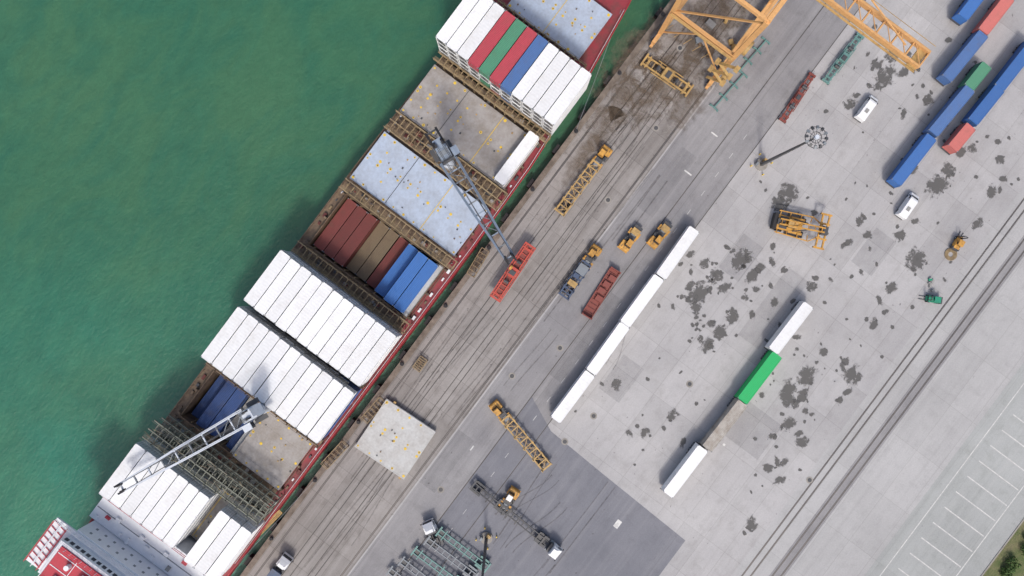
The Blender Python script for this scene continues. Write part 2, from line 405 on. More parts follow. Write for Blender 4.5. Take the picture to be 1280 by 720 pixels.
def hatch(name,x0,x1,y0,y1,z,k,panels=2,coam=True,zb=DZ,dots=True):
    b=MB()
    if coam: b.b2(x0+.3,x1-.3,y0+.3,y1-.3,zb,z-.75,'rust')
    L=(y1-y0)/panels
    for i in range(panels):
        a=y0+i*L+(.06 if i else 0); c_=y0+(i+1)*L-(.06 if i<panels-1 else 0)
        b.b2(x0,x1,a,c_,z-.75,z,k)
        for yy in(a+.12,c_-.12): b.b2(x0+.1,x1-.1,yy-.07,yy+.07,z,z+.05,k)
        for xx in(x0+.15,x1-.15): b.b2(xx-.08,xx+.08,a+.3,c_-.3,z,z+.04,k)
        if i<panels-1 and dots: b.b2(x0+.2,x1-.2,c_+.0,c_+.12,z-.1,z+.03,'ydot' if i==0 else 'steel')
        for q in range(3):
            b.b2(x0+1.5+q*3.8,x0+1.6+q*3.8,a+.4,c_-.4,z,z+.02,k)
        for q in range(6):
            b.box((random.uniform(x0+.4,x1-.4),random.uniform(a+.4,c_-.4),z+.08),(random.uniform(.15,.4),random.uniform(.15,.3),.16),random.choice(['rust','steel','ochre']))
    if dots: sockets(b,x0,x1,y0,y1,z)
    return b
HZ=6.0
part(hatch('',45.6,57.4,17.2,35.6,HZ,'hatch',2),'hatch_cover_fwd')
part(hatch('',29.8,41.8,YC-12.9,YC+12.9,HZ,'hatcht',3),'hatch_cover_bay2')
part(hatch('',15.3,27.3,YC-12.9,YC+13.9,HZ,'hatcht',3),'hatch_cover_bay3')
part(hatch('',-1.9,10.1,YC-12.9,YC+13.9,HZ,'hatch',3),'hatch_cover_bay4')
part(hatch('',-33.2,-21.2,YC-12.9,YC+12.9,HZ,'hatcht',3),'hatch_cover_bay6')
part(hatch('',-47.0,-35.0,YC-12.9,YC+12.9,HZ,'hatcht',3),'hatch_cover_bay7')
part(hatch('',-62.1,-49.9,YC-12.9,25.4,HZ,'hatcht',1),'hatch_cover_bay8')
part(hatch('',-80.3,-68.1,YC-12.9,YC+12.9,HZ,'hatcht',3),'hatch_cover_bay9')
b=MB()
for x0,x1,y0,y1 in((-18,-5,YC-12.6,YC+12.6),(-62.2,-49.8,25.5,YC+12.6)):
    b.b2(x0,x1,y0,y1,-4.2,-4.0,'hold')
    b.b2(x0-.15,x0,y0,y1,-4,5.2,'rust'); b.b2(x1,x1+.15,y0,y1,-4,5.2,'rust')
    b.b2(x0-.15,x1+.15,y0-.15,y0,-4,5.3,'rust'); b.b2(x0-.15,x1+.15,y1,y1+.15,-4,5.3,'rust')
    y=y0+.6
    while y<y1-.3:
        for xx in(x0+.2,x1-.2): b.b2(xx-.12,xx+.12,y-.1,y+.1,-4,5.0,'rust2')
        y+=2.6
    b.b2(x0,x1,y0+.02,y0+.9,4.6,4.9,'hatchq')
b.b2(-17.8,-5.2,YC-12.5,YC-10.9,4.9,5.1,'hatchq')
part(b,'cargo_holds')
def lashing(name,x0,x1,z0,z1,k,y0=YC-14.2,y1=YC+14.2,tiers=1,dens=2.59,clutter=True):
    b=MB(); w=x1-x0
    xs=[x0+.15,x1-.15] if w<3 else [x0+.15,(x0+x1)/2,x1-.15]
    for t_ in range(tiers):
        z=z0+(z1-z0)*(t_+1)/tiers
        for xx in xs: b.beam((xx,y0,z),(xx,y1,z),.22,.3,k)
        y=y0
        while y<=y1+.01:
            b.beam((x0,y,z-.05),(x1,y,z-.05),.16,.22,k); y+=dens/2
        for q in range(4): b.beam((x0+.35+q*.16,y0,z+.02),(x0+.35+q*.16,y1,z+.02),.06,.04,k)
        for xx in (xs[0]-.05,xs[-1]+.05): b.beam((xx,y0,z+1.05),(xx,y1,z+1.05),.05,.05,k)
    y=y0
    while y<=y1+.01:
        for xx in xs: b.beam((xx,y,z0),(xx,y,z1+1.05 if xx!=xs[len(xs)//2] or len(xs)==2 else z1),.16,.16,k)
        if random.random()<.5: b.beam((xs[0],y,z0),(xs[-1],y,z1),.1,.1,k)
        y+=dens
    if clutter:
        for _ in range(int(26*w/3)):
            y=random.uniform(y0+.5,y1-.5); x=random.uniform(x0+.3,x1-.3); s_=random.uniform(.2,.8)
            b.box((x,y,z0+s_*.4),(s_,s_*random.uniform(.6,1.8),s_*.8),random.choice(['rust','rust2','grey','dred','steel','hatcht']),rz=random.choice((0,.3,0)))
        for _ in range(int(30*w/3)):
            y=random.uniform(y0,y1-2); x=random.uniform(x0+.2,x1-.2); a=random.uniform(-.5,.5)
            b.beam((x,y,z1+.2),(x+math.sin(a)*1.2,y+random.uniform(1,2.5),z1+.22),.05,.05,random.choice(['rust','steel','rust2']))
    part(b,name)
lashing('lashing_bridge_1',42.2,45.2,4,8,'rust2',15,38)
lashing('lashing_bridge_2',27.5,29.5,4,8.2,'rust2')
lashing('lashing_bridge_3',10.6,14.9,4,7.2,'rust2')
lashing('lashing_bridge_4',-4.7,-2.3,4,7.0,'rust2')
lashing('lashing_bridge_5',-20.8,-18.3,4,7.4,'rust2')
lashing('lashing_bridge_6',-34.6,-33.6,4,8,'rust')
lashing('lashing_bridge_7',-49.5,-47.4,4,8,'rust')
lashing('lashing_bridge_8',-66.9,-62.6,4,13,'olive',tiers=3)
b=MB()
for sgn in(-1,1):
    x=-80
    while x<60:
        y=YC+sgn*(hh(x)-.25)
        b.beam((x,y,DZ),(x,y,DZ+1.1),.07,.07,'hullred' if sgn<0 else 'rust')
        y2=YC+sgn*(hh(x+2)-.25); b.beam((x,y,DZ+1.1),(x+2,y2,DZ+1.1),.06,.06,'superw' if sgn<0 else 'rust')
        b.beam((x,y,DZ+.6),(x+2,y2,DZ+.6),.05,.05,'hullred' if sgn<0 else 'rust')
        if x<42 and random.random()<.75:
            yy=YC+sgn*(hh(x)-1.1); s_=random.uniform(.25,.6); b.box((x+.8,yy,DZ+s_/2),(s_*random.uniform(1,2.4),s_,s_),random.choice(['rust','steel','superw','dred','rust2']))
        if x<40: 
            b.beam((x,YC+sgn*(hh(x)-1.75),DZ+.25),(x+2,YC+sgn*(hh(x+2)-1.75),DZ+.25),.12,.12,'rust')
        x+=2
    for x0,x1 in BX:
        if x0>42: continue
        for xx in(x0+.3,x1-.3,(x0+x1)/2):
            b.b2(xx-.2,xx+.2,YC+sgn*13.2-.25,YC+sgn*13.2+.35,DZ,HZ-.8,'rust')
part(b,'deck_fittings')
b=MB()
for (x,y) in((66,24),(66,29),(74,26.4)):
    b.box((x,y,DZ+.6),(2,1.6,1.2),'steel'); b.cyl((x,y-1.4,DZ+.8),(x,y+1.4,DZ+.8),.6,'rust',12)
b.cyl((82,YC,DZ),(82,YC,DZ+9),.35,'superw',10,.2)
part(b,'foredeck_winches')
rows=[YC+14.25-1.295-2.59*i for i in range(11)]
cols1=['white','white','white','red','green','red','sblue','white','white','white','white']
for i,y in enumerate(rows):
    for t_ in range(4):
        cont(cols1[i] if t_==3 or random.random()<.25 else 'white',35.8+random.uniform(-.06,.06),y,HZ+.08+t_*2.61)
for xc in(-27.2,-41.0):
    for i,y in enumerate(rows):
        for t_ in range(3):
            k='white'
            if t_==0 and xc<-40 and i>8: k='blue'
            if t_==1 and xc<-40 and i==10: k='navy'
            cont(k,xc+random.uniform(-.08,.08),y+random.uniform(-.04,.04),HZ+.08+t_*2.61)
for i,y in enumerate(rows):
    if i==7: continue
    for t_ in range(3):
        cont('white',-74.2+(-.0 if i<7 else -.6)+random.uniform(-.08,.08),y-(0 if i<7 else .3),HZ+.08+t_*2.61)
cont('white',21.6,15.0,HZ+.08)
HR=[37.4,34.8,32.2,29.6,27.0,24.3]
for y,k,n_ in zip(HR,['dred','dred','dred','tan','tan','dred'],[3,3,3,2,2,2]):
    for t_ in range(n_): cont(k if t_==n_-1 else 'dred',-11.5,y,-3.98+2.61*t_)
for y,n_,k in((21.5,3,'blue'),(18.6,4,'blue'),(16.0,4,'blue')):
    for t_ in range(n_): cont(k,-11.5,y,-3.98+2.61*t_)
for y,n_,k in((37.3,2,'navy'),(34.7,3,'navy'),(32.1,3,'navy'),(29.4,2,'grey'),(26.9,3,'navy')):
    for t_ in range(n_): cont(k,-56,y,-3.98+2.61*t_)
def deck_crane(name,px,py,tip,zj,kh,back=False):
    b=MB()
    b.cyl((px,py,DZ),(px,py,zj-2.6),1.25,'cranew',20,1.1); b.cyl((px,py,zj-2.6),(px,py,zj-2.1),1.6,'gsteel',20)
    base=Vector((px,py,zj)); tip=Vector(tip); d=tip-base; d2=Vector((d.x,d.y,0)).normalized(); s=Vector((-d2.y,d2.x,0))
    an=math.atan2(d2.y,d2.x)
    b.box(base+Vector((0,0,.4))-d2*.3,(2.8,2.2,4.6),kh,rz=an)
    b.box(base+Vector((0,0,3.6))-d2*.9,(1.8,1.7,2.0),kh,rz=an)
    b.box(base+Vector((0,0,2.75))+d2*.6,(1.0,2.0,.1),'gsteel',rz=an)
    b.box(base+Vector((0,0,.9))+d2*1.2+s*2.0,(1.5,1.1,1.9),'glass',rz=an)
    b.box(base+Vector((0,0,2.0))+d2*1.2+s*2.0,(1.7,1.3,.15),kh,rz=an)
    for q in(-.7,.7): b.cyl(base+Vector((0,0,4.75))-d2*.9+s*(q-.15),base+Vector((0,0,4.75))-d2*.9+s*(q+.15),.55,'black',14)
    if back:
        for q in(-1.0,1.0):
            b.beam(base+Vector((0,0,4.6))-d2*.5+s*q,base+Vector((0,0,3.4))-d2*3.9+s*q*1.1,.42,.5,'black')
            b.beam(base+Vector((0,0,0))-d2*1.5+s*q,base+Vector((0,0,3.3))-d2*3.6+s*q*1.1,.2,.2,'gsteel')
        b.beam(base+Vector((0,0,3.5))-d2*3.6-s*1.2,base+Vector((0,0,3.5))-d2*3.6+s*1.2,.3,.3,'steel')
    for q in(-1.35,1.35):
        b.beam(base+Vector((0,0,3.0))-d2*1.6+s*q,base+Vector((0,0,3.8))+d2*1.0+s*q,.06,.06,'gsteel')
        b.box(base+Vector((0,0,-1.6))-d2*.6+s*q*1.3,(2.6,.9,.1),'steel',rz=an)
    foot=base+d2*1.6+Vector((0,0,-1))
    L=(tip-foot).length
    for sg in(-1,1):
        A_=foot+s*sg*1.55; B_=foot.lerp(tip,.55)+s*sg*1.25; D_=tip+s*sg*.75
        b.beam(A_,B_,.46,.8,kh); b.beam(B_,D_,.4,.65,kh)
        b.beam(base+Vector((0,0,4.9))-d2*.9+s*sg*.7,D_+Vector((0,0,.5)),.09,.09,'steel')
        b.beam(base+Vector((0,0,4.9))-d2*.9+s*sg*.45,D_+Vector((0,0,.6)),.09,.09,'steel')
        b.cyl(tip+s*(sg*.55-.12)+Vector((0,0,.3)),tip+s*(sg*.55+.12)+Vector((0,0,.3)),.62,'black',14)
        b.box(tip+s*sg*.75+d2*.4,(1.3,.35,.9),'black',rz=an)
        b.beam(A_+Vector((0,0,1.2)),B_+Vector((0,0,1.1)),.06,.06,'gsteel')
    nb=9
    for i in range(nb+1):
        f=i/nb; wd=1.5-.75*f
        p=foot.lerp(tip,f); b.beam(p-s*wd,p+s*wd,.22,.3,kh if i%2 else 'gsteel')
        if i<nb and i in(0,1,5,6):
            q=foot.lerp(tip,(i+1)/nb); b.beam(p-s*wd,q+s*wd,.12,.14,'gsteel')
    b.cyl(foot-s*2,foot+s*2,.35,'steel',10)
    part(b,name); return tip
deck_crane('deck_crane_a',12.7,25.6,(4.0,3.6,29),19,'crane',True)
deck_crane('deck_crane_b',-48.4,25.2,(-74.2,36.4,18.5),18.5,'cranew')
b=MB()
for dx in(-.4,.4):
    for dy in(-.4,.4): b.beam((4+dx,3.6+dy,29),(2.6+dx*6,2.0+dy,4.6),.08,.08,'steel')
b.cyl((3.2,2.4,8),(3.2,2.9,8),.5,'yellow',12)
part(b,'hoist_ropes')
# superstructure: low front house, tower, bridge deck with wings, red roof
b=MB()
b.b2(-86.6,-81.2,12.6,40.2,DZ,11,'superw')
for i in range(14): b.box((random.uniform(-86,-82),13.5+i*1.95,11.25),(random.uniform(.4,1.4),random.uniform(.4,1.2),.5),random.choice(['superw','grey','superw','superr','gsteel','superw']))
b.b2(-84.1,-83.95,13,40,11,11.08,'gsteel')
b.b2(-99,-86.7,14,38.8,DZ,16.6,'superw'); b.b2(-97,-87.0,11.9,43.2,16.6,17.0,'superw')
b.b2(-95.6,-88.2,14.2,39.2,17.0,19.8,'superw')
y=14.6
while y<38.6: b.b2(-88.22,-88.15,y,y+.8,18.2,19.1,'glass'); y+=1.25
b.b2(-96,-88.9,18,38.4,19.8,20.1,'superr')
b.b2(-96,-88.9,14.4,17.9,19.8,20.05,'superw')
for zz in(12.6,14.8):
    for i in range(11): b.b2(-86.72,-86.66,15.5+i*2.1,16.0+i*2.1,zz,zz+.6,'gsteel')
for y0,y1,x,z in((12.7,40.1,-81.35,11),(12.0,43.1,-87.15,17.0),(14.5,38.3,-88.95,20.1),(14.5,38.3,-95.9,20.1)):
    for h_ in(.5,1.05): b.beam((x,y0,z+h_),(x,y1,z+h_),.07,.07,'superr' if x<-88 or x>-82 else 'superw')
    y=y0
    while y<=y1: b.beam((x,y,z),(x,y,z+1.05),.07,.07,'superw'); y+=1.2
b.b2(-90.2,-90.05,18.2,38.2,20.12,20.16,'superw'); b.b2(-92.9,-92.75,18.2,38.2,20.12,20.16,'superw')
for y in(43.1,41.5,40.2):
    for h_ in(.5,1.05): b.beam((-96.8,y,17+h_),(-87.2,y,17+h_),.1,.1,'superr' if y!=41.5 else 'superw')
for q in range(8): b.beam((-96.6+q*1.2,40.2,17.15),(-96.0+q*1.2,43.1,17.15),.12,.1,'superr')
for y in(38.3,34,30): b.beam((-96,y,21.1),(-89,y,21.1),.09,.09,'superw')
b.cyl((-92.5,26,20),(-92.5,26,28),.4,'superw',10,.2); b.beam((-92.5,23,26),(-92.5,29,26),.2,.2,'superw')
b.box((-92,31,20.8),(2.4,2.0,1.4),'superw'); b.box((-94.5,35.5,20.5),(1.2,1.2,.8),'superw'); b.cyl((-91,35,20.1),(-91,35,21.2),.5,'superw',14)
b.box((-90.6,28,20.4),(1.0,3.0,.5),'superw')
b.b2(-112,-99,20,33,DZ,14,'superw'); b.b2(-110,-103,23,30,14,22,'superr')
part(b,'bridge_superstructure')
# ---------------------------------------------------------------- vehicles
def wheel(b,x,y,r=.52,w=.32):
    b.cyl((x,y-w/2,r),(x,y+w/2,r),r,'black',16); b.cyl((x,y-w/2-.02,r),(x,y+w/2+.02,r),r*.5,'gsteel',10)
def tractor(b,x=0,k='yellow',roofk=None):
    for sy in(-1,1): b.beam((x-2.6,sy*.42,.85),(x+2.5,sy*.42,.85),.16,.28,'steel')
    b.prof([(x+.9,.75),(x+2.75,.75),(x+2.75,1.55),(x+2.5,1.75),(x+.9,1.8)],2.2,k)
    b.box((x+2.78,0,.7),(.22,2.4,.35),k)
    b.prof([(x+.2,.9),(x+1.75,.9),(x+1.9,1.9),(x+1.55,2.85),(x+.2,2.85)],1.35,k,[0,0,0,.12,.08],y=.35)
    b.prof([(x+.35,1.8),(x+1.93,1.8),(x+1.66,2.65),(x+.35,2.65)],1.4,'glass',[0,0,.09,.05],y=.35)
    b.box((x+.85,.35,2.9),(1.2,1.15,.1),roofk or k)
    b.box((x-1.3,0,1.15),(2.2,1.6,.1),'steel'); b.box((x-1.5,0,1.25),(1.1,.9,.12),'gsteel')
    b.box((x+.3,-.85,1.3),(.9,.6,.9),'steel'); b.cyl((x+.1,-.9,1.2),(x+.1,-.9,2.9),.09,'steel',8)
    b.cyl((x-.2,.95,.8),(x-1.0,.95,.8),.3,k,10)
    for q in(.3,-.3): b.box((x+2.1,q-.4,1.78),(.6,.08,.04),'steel')
    for sy in(-1,1):
        wheel(b,x+1.75,sy*1.02); wheel(b,x-1.5,sy*1.0); wheel(b,x-1.5,sy*.64)
        b.box((x+1.75,sy*1.05,1.13),(1.3,.4,.08),k); b.box((x-1.5,sy*1.05,1.15),(1.3,.5,.06),k)
def chassis(b,x0,L=12.6,k='yellow',cross=9,wide=2.4,heavy=False):
    x1=x0-L; z=1.25
    off=.55 if not heavy else 1.05
    for sy in(-1,1):
        b.beam((x1,sy*off,z),(x0,sy*off,z),.2 if not heavy else .26,.34,k)
    for i in range(cross+1):
        x=x1+.15+(L-.3)*i/cross; w=wide if i in(0,cross) or heavy or i%4==0 else 1.3
        b.box((x,0,z+.06),(.22 if i not in(0,cross) else .35,w,.26),k)
        if heavy and i<cross:
            xn=x1+.15+(L-.3)*(i+1)/cross; s_=1 if i%2 else -1
            b.beam((x,-off*s_,z),(xn,off*s_,z),.12,.12,k)
    if heavy:
        for i in(0,2,4,6,8):
            x=x1+.15+(L-.3)*i/cross
            for sy in(-1,1): b.box((x,sy*1.28,z+.35),(.5,.12,.6),k)
        b.beam((x1+.3,0,z-.05),(x0-.3,0,z-.05),.3,.2,'rust')
    for sy in(-1,1):
        for q in((.9,2.1) if not heavy else (1.2,2.5)):
            wheel(b,x1+q,sy*1.02,.5,.28); wheel(b,x1+q,sy*.68,.5,.28)
        b.box((x0-2.6,sy*.7,.75),(.14,.14,.9),'steel')
        b.box((x1+1.5,sy*1.05,1.08),(2.4,.45,.05),k)
    b.beam((x1+.9,-.9,.5),(x1+.9,.9,.5),.12,.12,'steel'); b.beam((x1+2.1,-.9,.5),(x1+2.1,.9,.5),.12,.12,'steel')
    b.box((x0-1,0,1.12),(1.4,.9,.1),'steel')
def road_truck(b,x=0,k='wtruck',roof=True):
    for sy in(-1,1): b.beam((x-3,sy*.42,.85),(x+2.6,sy*.42,.85),.16,.28,'steel')
    b.prof([(x+.9,.6),(x+3.0,.6),(x+3.05,1.5),(x+2.85,2.6),(x+2.3,3.05),(x+.9,3.1)],2.42,k,[0,0,0,.06,.16,.12])
    b.prof([(x+2.6,1.65),(x+3.08,1.65),(x+2.93,2.45),(x+2.6,2.5)],2.1,'glass')
    for sy in(-1,1):
        b.box((x+2.3,sy*1.2,2.0),(.8,.05,.7),'glass'); b.box((x+3.0,sy*1.4,2.1),(.12,.25,.5),'black')
        wheel(b,x+2.1,sy*1.05); wheel(b,x-1.0,sy*1.0); wheel(b,x-1.0,sy*.66); wheel(b,x-2.2,sy*1.0); wheel(b,x-2.2,sy*.66)
        b.box((x-1.6,sy*.95,1.15),(2.6,.5,.06),'steel'); b.cyl((x+.1,sy*1.0,.75),(x+1.0-.2,sy*1.0,.75),.33,'gsteel',12)
    if roof: b.prof([(x+1.0,3.08),(x+2.35,3.02),(x+1.6,3.6),(x+1.0,3.65)],1.9,k,[0,0,.2,.2])
    b.box((x-1.6,0,1.1),(1.0,.9,.14),'steel'); b.box((x+.5,0,1.5),(.5,2.0,1.3),'steel')
def van(name,a,bb,k='wtruck'):
    c,an,L=line(a,bb,1.5)
    b=MB(); h=2.9
    b.prof([(-h,.45),(h,.45),(h+.05,1.0),(h-.1,1.25),(h-.6,1.5),(h-1.2,2.2),(h-1.6,2.38),(-h+.25,2.42),(-h,2.1)],2.05,k,[0,0,.1,.12,.08,.18,.16,.14,.06])
    b.prof([(h-1.18,2.23),(h-.62,1.58),(h-.7,1.5),(h-1.3,2.1)],1.55,'glass')
    for sy in(-1,1):
        b.box((h-1.35,sy*.955,1.75),(.75,.05,.45),'glass',R=Matrix.Rotation(sy*.12,3,'X'))
        for q in(-1.8,1.9): wheel(b,q,sy*.9,.36,.25)
        b.box((h-.95,sy*1.12,1.5),(.15,.25,.2),'black'); b.box((h-.02,sy*.7,.85),(.06,.35,.2),'gsteel')
    for q in(-1.9,-.9,.1): b.box((q,0,2.43),(.06,1.5,.03),'wtruck')
    b.box((-1.0,0,2.46),(.9,.7,.12),'grey')
    b.box((h,0,.5),(.15,1.9,.25),'black'); b.box((-h,0,.5),(.15,1.9,.25),'black')
    b.obj(name,(c.x,c.y,0),an)
van('van',(1072,152),(1097,118)); van('van',(1124,274),(1148,240))
def tr_obj(name,front,back,fn):
    c,an,L=line(back,front,1.5); F=P(front[0],front[1],1.5)
    b=MB(); fn(b,L); b.obj(name,(F.x,F.y,0),an)
def ttt(k='yellow'):
    def f(b,L):
        tractor(b,-2.8,k); chassis(b,-4.0,L-4.0,'ochre',heavy=True)
    return f
tr_obj('tractor_trailer',(761,184),(699,266),ttt())
tr_obj('tractor_trailer',(616,504),(684,585),ttt())
def th(b,L): tractor(b,-2.8,'yellow'); b.box((-4.7,0,1.35),(1.4,1.7,.35),'ochre'); b.box((-5.8,0,1.0),(.7,1.9,.5),'steel')
tr_obj('terminal_tractor',(778,312),(802,280),th); tr_obj('terminal_tractor',(814,307),(843,272),th)
def tb(b,L):
    tractor(b,-2.8,'yellow'); chassis(b,-4.2,L-4.2,'bluet',heavy=True); b.box((-6.0,0,1.6),(2.2,2.1,.5),'gsteel'); b.box((-7.8,.3,1.7),(1.0,1.2,.5),'bluet'); b.box((-9.6,0,1.65),(1.2,2.0,.4),'ochre')
tr_obj('tractor_trailer',(748,308),(704,371),tb)
def wt(k2='steel',tk='wtruck'):
    def f(b,L): road_truck(b,-3.1,tk); chassis(b,-4.4,12.6,k2)
    return f
tr_obj('container_truck',(699,693),(620,628),wt())
def onlyc(k):
    def f(b,L): chassis(b,0,L,k)
    return f
tr_obj('chassis_trailer',(636,643),(591,606),onlyc('steel'))
tr_obj('terminal_tractor',(645,612),(628,638),lambda b,L:tractor(b,-2.8,'yellow','wtruck'))
for a,c_ in (((548,664),(610,711)),((533,675),(595,722)),((517,688),(580,735)),((501,701),(563,748)),((486,713),(548,760))):
    tr_obj('chassis_trailer',a,c_,onlyc('teal' if a[0] in(548,517) else 'gsteel'))
tr_obj('road_tractor',(534,651),(545,676),lambda b,L:road_truck(b,-3.1,'wtruck'))
tr_obj('road_tractor',(361,695),(334,730),lambda b,L:(road_truck(b,-3.1,'wtruck'),b.box((-5,0,1.5),(2,2.3,.8),'bluet')))
def reach_stacker():
    b=MB()
    b.prof([(-4.2,.9),(1.6,.9),(1.6,1.7),(-1.2,1.9),(-2.2,2.3),(-4.2,2.2)],3.0,'yellow')
    b.box((-4.3,0,1.5),(.8,3.4,1.7),'black')
    for sy in(-1,1):
        wheel(b,1.5,sy*1.75,.85,.6); wheel(b,1.5,sy*1.1,.85,.6); wheel(b,-3.0,sy*1.5,.8,.6)
        b.beam((-3.6,sy*.55,2.9),(5.2,sy*.45,5.0),.24,.5,'yellow')
        b.box((.3,sy*1.5,1.9),(3.0,.5,.12),'yellow')
        b.beam((-.4,sy*1.3,1.8),(1.8,sy*.7,4.1),.22,.22,'steel')
        b.beam((-4.0,sy*2.3,2.2),(3.2,sy*2.6,2.3),.2,.25,'yellow'); b.beam((3.2,sy*2.6,2.3),(5.2,sy*1.2,3.2),.2,.25,'yellow')
        for q in(-3.6,-1.5,.8,3.0): b.beam((q,sy*1.4,2.0),(q,sy*2.5,2.25),.15,.15,'yellow')
        b.box((-2.6,sy*1.0,2.3),(1.6,.5,.3),'steel')
        b.box((-.2,sy*1.95,1.6),(3.4,.7,.3),'steel')
    b.box((-.9,0,2.6),(1.8,1.5,1.7),'glass'); b.box((-.9,0,3.5),(2.0,1.7,.12),'ochre')
    for q in range(7): b.beam((-3.2+q*1.3,-.5,3.02+q*.31),(-3.2+q*1.3,.5,3.02+q*.31),.12,.2,'yellow')
    b.box((5.3,0,4.2),(1.2,1.8,1.2),'steel')
    for sx_ in(-.7,.7): b.beam((5.4+sx_,-3.6,3.3),(5.4+sx_,3.6,3.3),.3,.4,'yellow')
    for y in(-3.6,-1.6,1.6,3.6): b.box((5.4,y,3.25),(2.3,.35,.45),'yellow')
    for sx_ in(-1,1):
        for sy in(-1,1): b.box((5.4+sx_,sy*3.6,2.9),(.25,.25,.5),'steel')
    b.box((-3.2,0,2.5),(1.6,1.2,.5),'steel')
    return b
c=P(994,282,2); b=reach_stacker(); b.obj('reach_stacker',(c.x,c.y,0),math.radians(-53.2-14))
def forklift(name,px,py,k,ang):
    b=MB(); c=P(px,py,1)
    b.prof([(-1.6,.5),(.9,.5),(.9,1.0),(0,1.15),(-.9,1.5),(-1.6,1.45)],1.4,k,[0,0,.05,.05,.1,.1])
    b.box((-1.55,0,.95),(.5,1.5,1.0),'steel')
    for sy in(-1,1):
        wheel(b,.75,sy*.65,.42,.3); wheel(b,-1.1,sy*.62,.36,.26)
        b.beam((1.15,sy*.35,.1),(1.15,sy*.35,2.9),.14,.2,'steel'); b.box((1.9,sy*.35,.12),(1.4,.14,.07),'steel')
        b.beam((-1.0,sy*.55,1.4),(-.8,sy*.5,2.4),.08,.08,k); b.beam((.45,sy*.55,1.1),(.2,sy*.5,2.4),.08,.08,k)
    b.box((-.3,0,2.42),(1.3,1.15,.08),k); b.box((-.4,0,1.35),(.5,.6,.4),'black')
    b.beam((1.2,-.4,2.9),(1.2,.4,2.9),.12,.12,'steel'); b.box((1.28,0,.8),(.08,1.0,.7),k)
    b.obj(name,(c.x,c.y,0),math.radians(ang-53.2))
forklift('forklift',1198,303,'yellow',60); forklift('forklift',1166,374,'agreen',170)
b=MB()
for i in range(5):
    n_=18; r=.6+.17*i; cx,cy=P(1188,318).x,P(1188,318).y
    for j in range(n_):
        a=2*math.pi*j/n_; a2=2*math.pi*(j+1)/n_
        b.beam((cx+r*math.cos(a),cy+r*math.sin(a),.08+i*.02),(cx+r*math.cos(a2),cy+r*math.sin(a2),.08+i*.02),.12,.1,'rust2')
b.obj('hose_coil')
b=MB(); c=P(1163,356)
for i in range(7): b.box((c.x+random.uniform(-1,1),c.y+random.uniform(-1.2,1.2),.25),(random.uniform(.4,1.1),random.uniform(.3,.7),random.uniform(.3,.6)),random.choice(['gsteel','grey','agreen']),rz=random.random())
b.obj('equipment_pile')
def yc(a,bb,k,z=1.35,stack=1,trailer=True,L=None,jit=0):
    zt=z+2.6*stack
    c,an,l=line(a,bb,zt)
    LL=L or (12.19 if l>9 else 6.06)
    an+=jit
    for s_ in range(stack): cont(k,c.x,c.y,z+s_*2.61,an,LL,reefer=(k in('white',)))
    if trailer:
        b=MB(); chassis(b,LL/2+.2,LL+.4,'steel'); b.obj('chassis_trailer',(c.x,c.y,0),an)
def seg(p,q,f0,f1): return ((p[0]+(q[0]-p[0])*f0,p[1]+(q[1]-p[1])*f0),(p[0]+(q[0]-p[0])*f1,p[1]+(q[1]-p[1])*f1))
p,q=(869,286),(695,526)
for i in range(4):
    a,c_=seg(p,q,i/4+.004,(i+1)/4-.004); dxx=random.uniform(-1.2,1.2); a=(a[0]+dxx,a[1]); c_=(c_[0]+dxx,c_[1])
    yc(a,c_,'white',z=1.35,stack=1,trailer=True,jit=random.uniform(-.015,.015))
yc((1011,382),(967,438),'white',jit=.01); yc((972,443),(928,502),'bgreen',jit=-.008); yc((929,504),(884,561),'tangrey'); yc((880,560),(834,619),'white',jit=.01)
yc((1212,112),(1168,165),'sblue'); yc((1166,170),(1120,229),'blue')
yc((1230,42),(1184,98),'sblue'); yc((1260,0),(1232,36),'salmon',L=9.1); yc((1228,-10),(1202,24),'blue',L=6.06)
yc((1235,80),(1211,110),'green',L=6.06); yc((1216,156),(1190,187),'salmon',L=6.06); yc((1252,108),(1215,154),'blue',L=9.1); yc((1290,58),(1254,104),'blue')
def flatrack(a,bb,k):
    c,an,L=line(a,bb,1.2); b=MB(); h=L/2
    for sy in(-1,1): b.beam((-h,sy*1.15,.5),(h,sy*1.15,.5),.2,.5,k)
    for i in range(13): b.box((-h+.1+(L-.2)*i/12,0,.45),(.16,2.2,.3),k)
    b.box((0,0,.36),(L-.3,2.1,.06),'oxide')
    for sx_ in(-1,1):
        b.box((sx_*(h-.12),0,1.0),(.22,2.4,1.4),k)
        for sy in(-1,1): b.box((sx_*(h-.2),sy*1.12,1.1),(.4,.2,1.7),k)
    for q_ in range(4): b.box((-h+2+q_*1.7,random.uniform(-.4,.4),.75),(1.2,1.5,.5),'oxide')
    b.obj('flat_rack',(c.x,c.y,0),an)
flatrack((770,337),(733,396),'oxide')
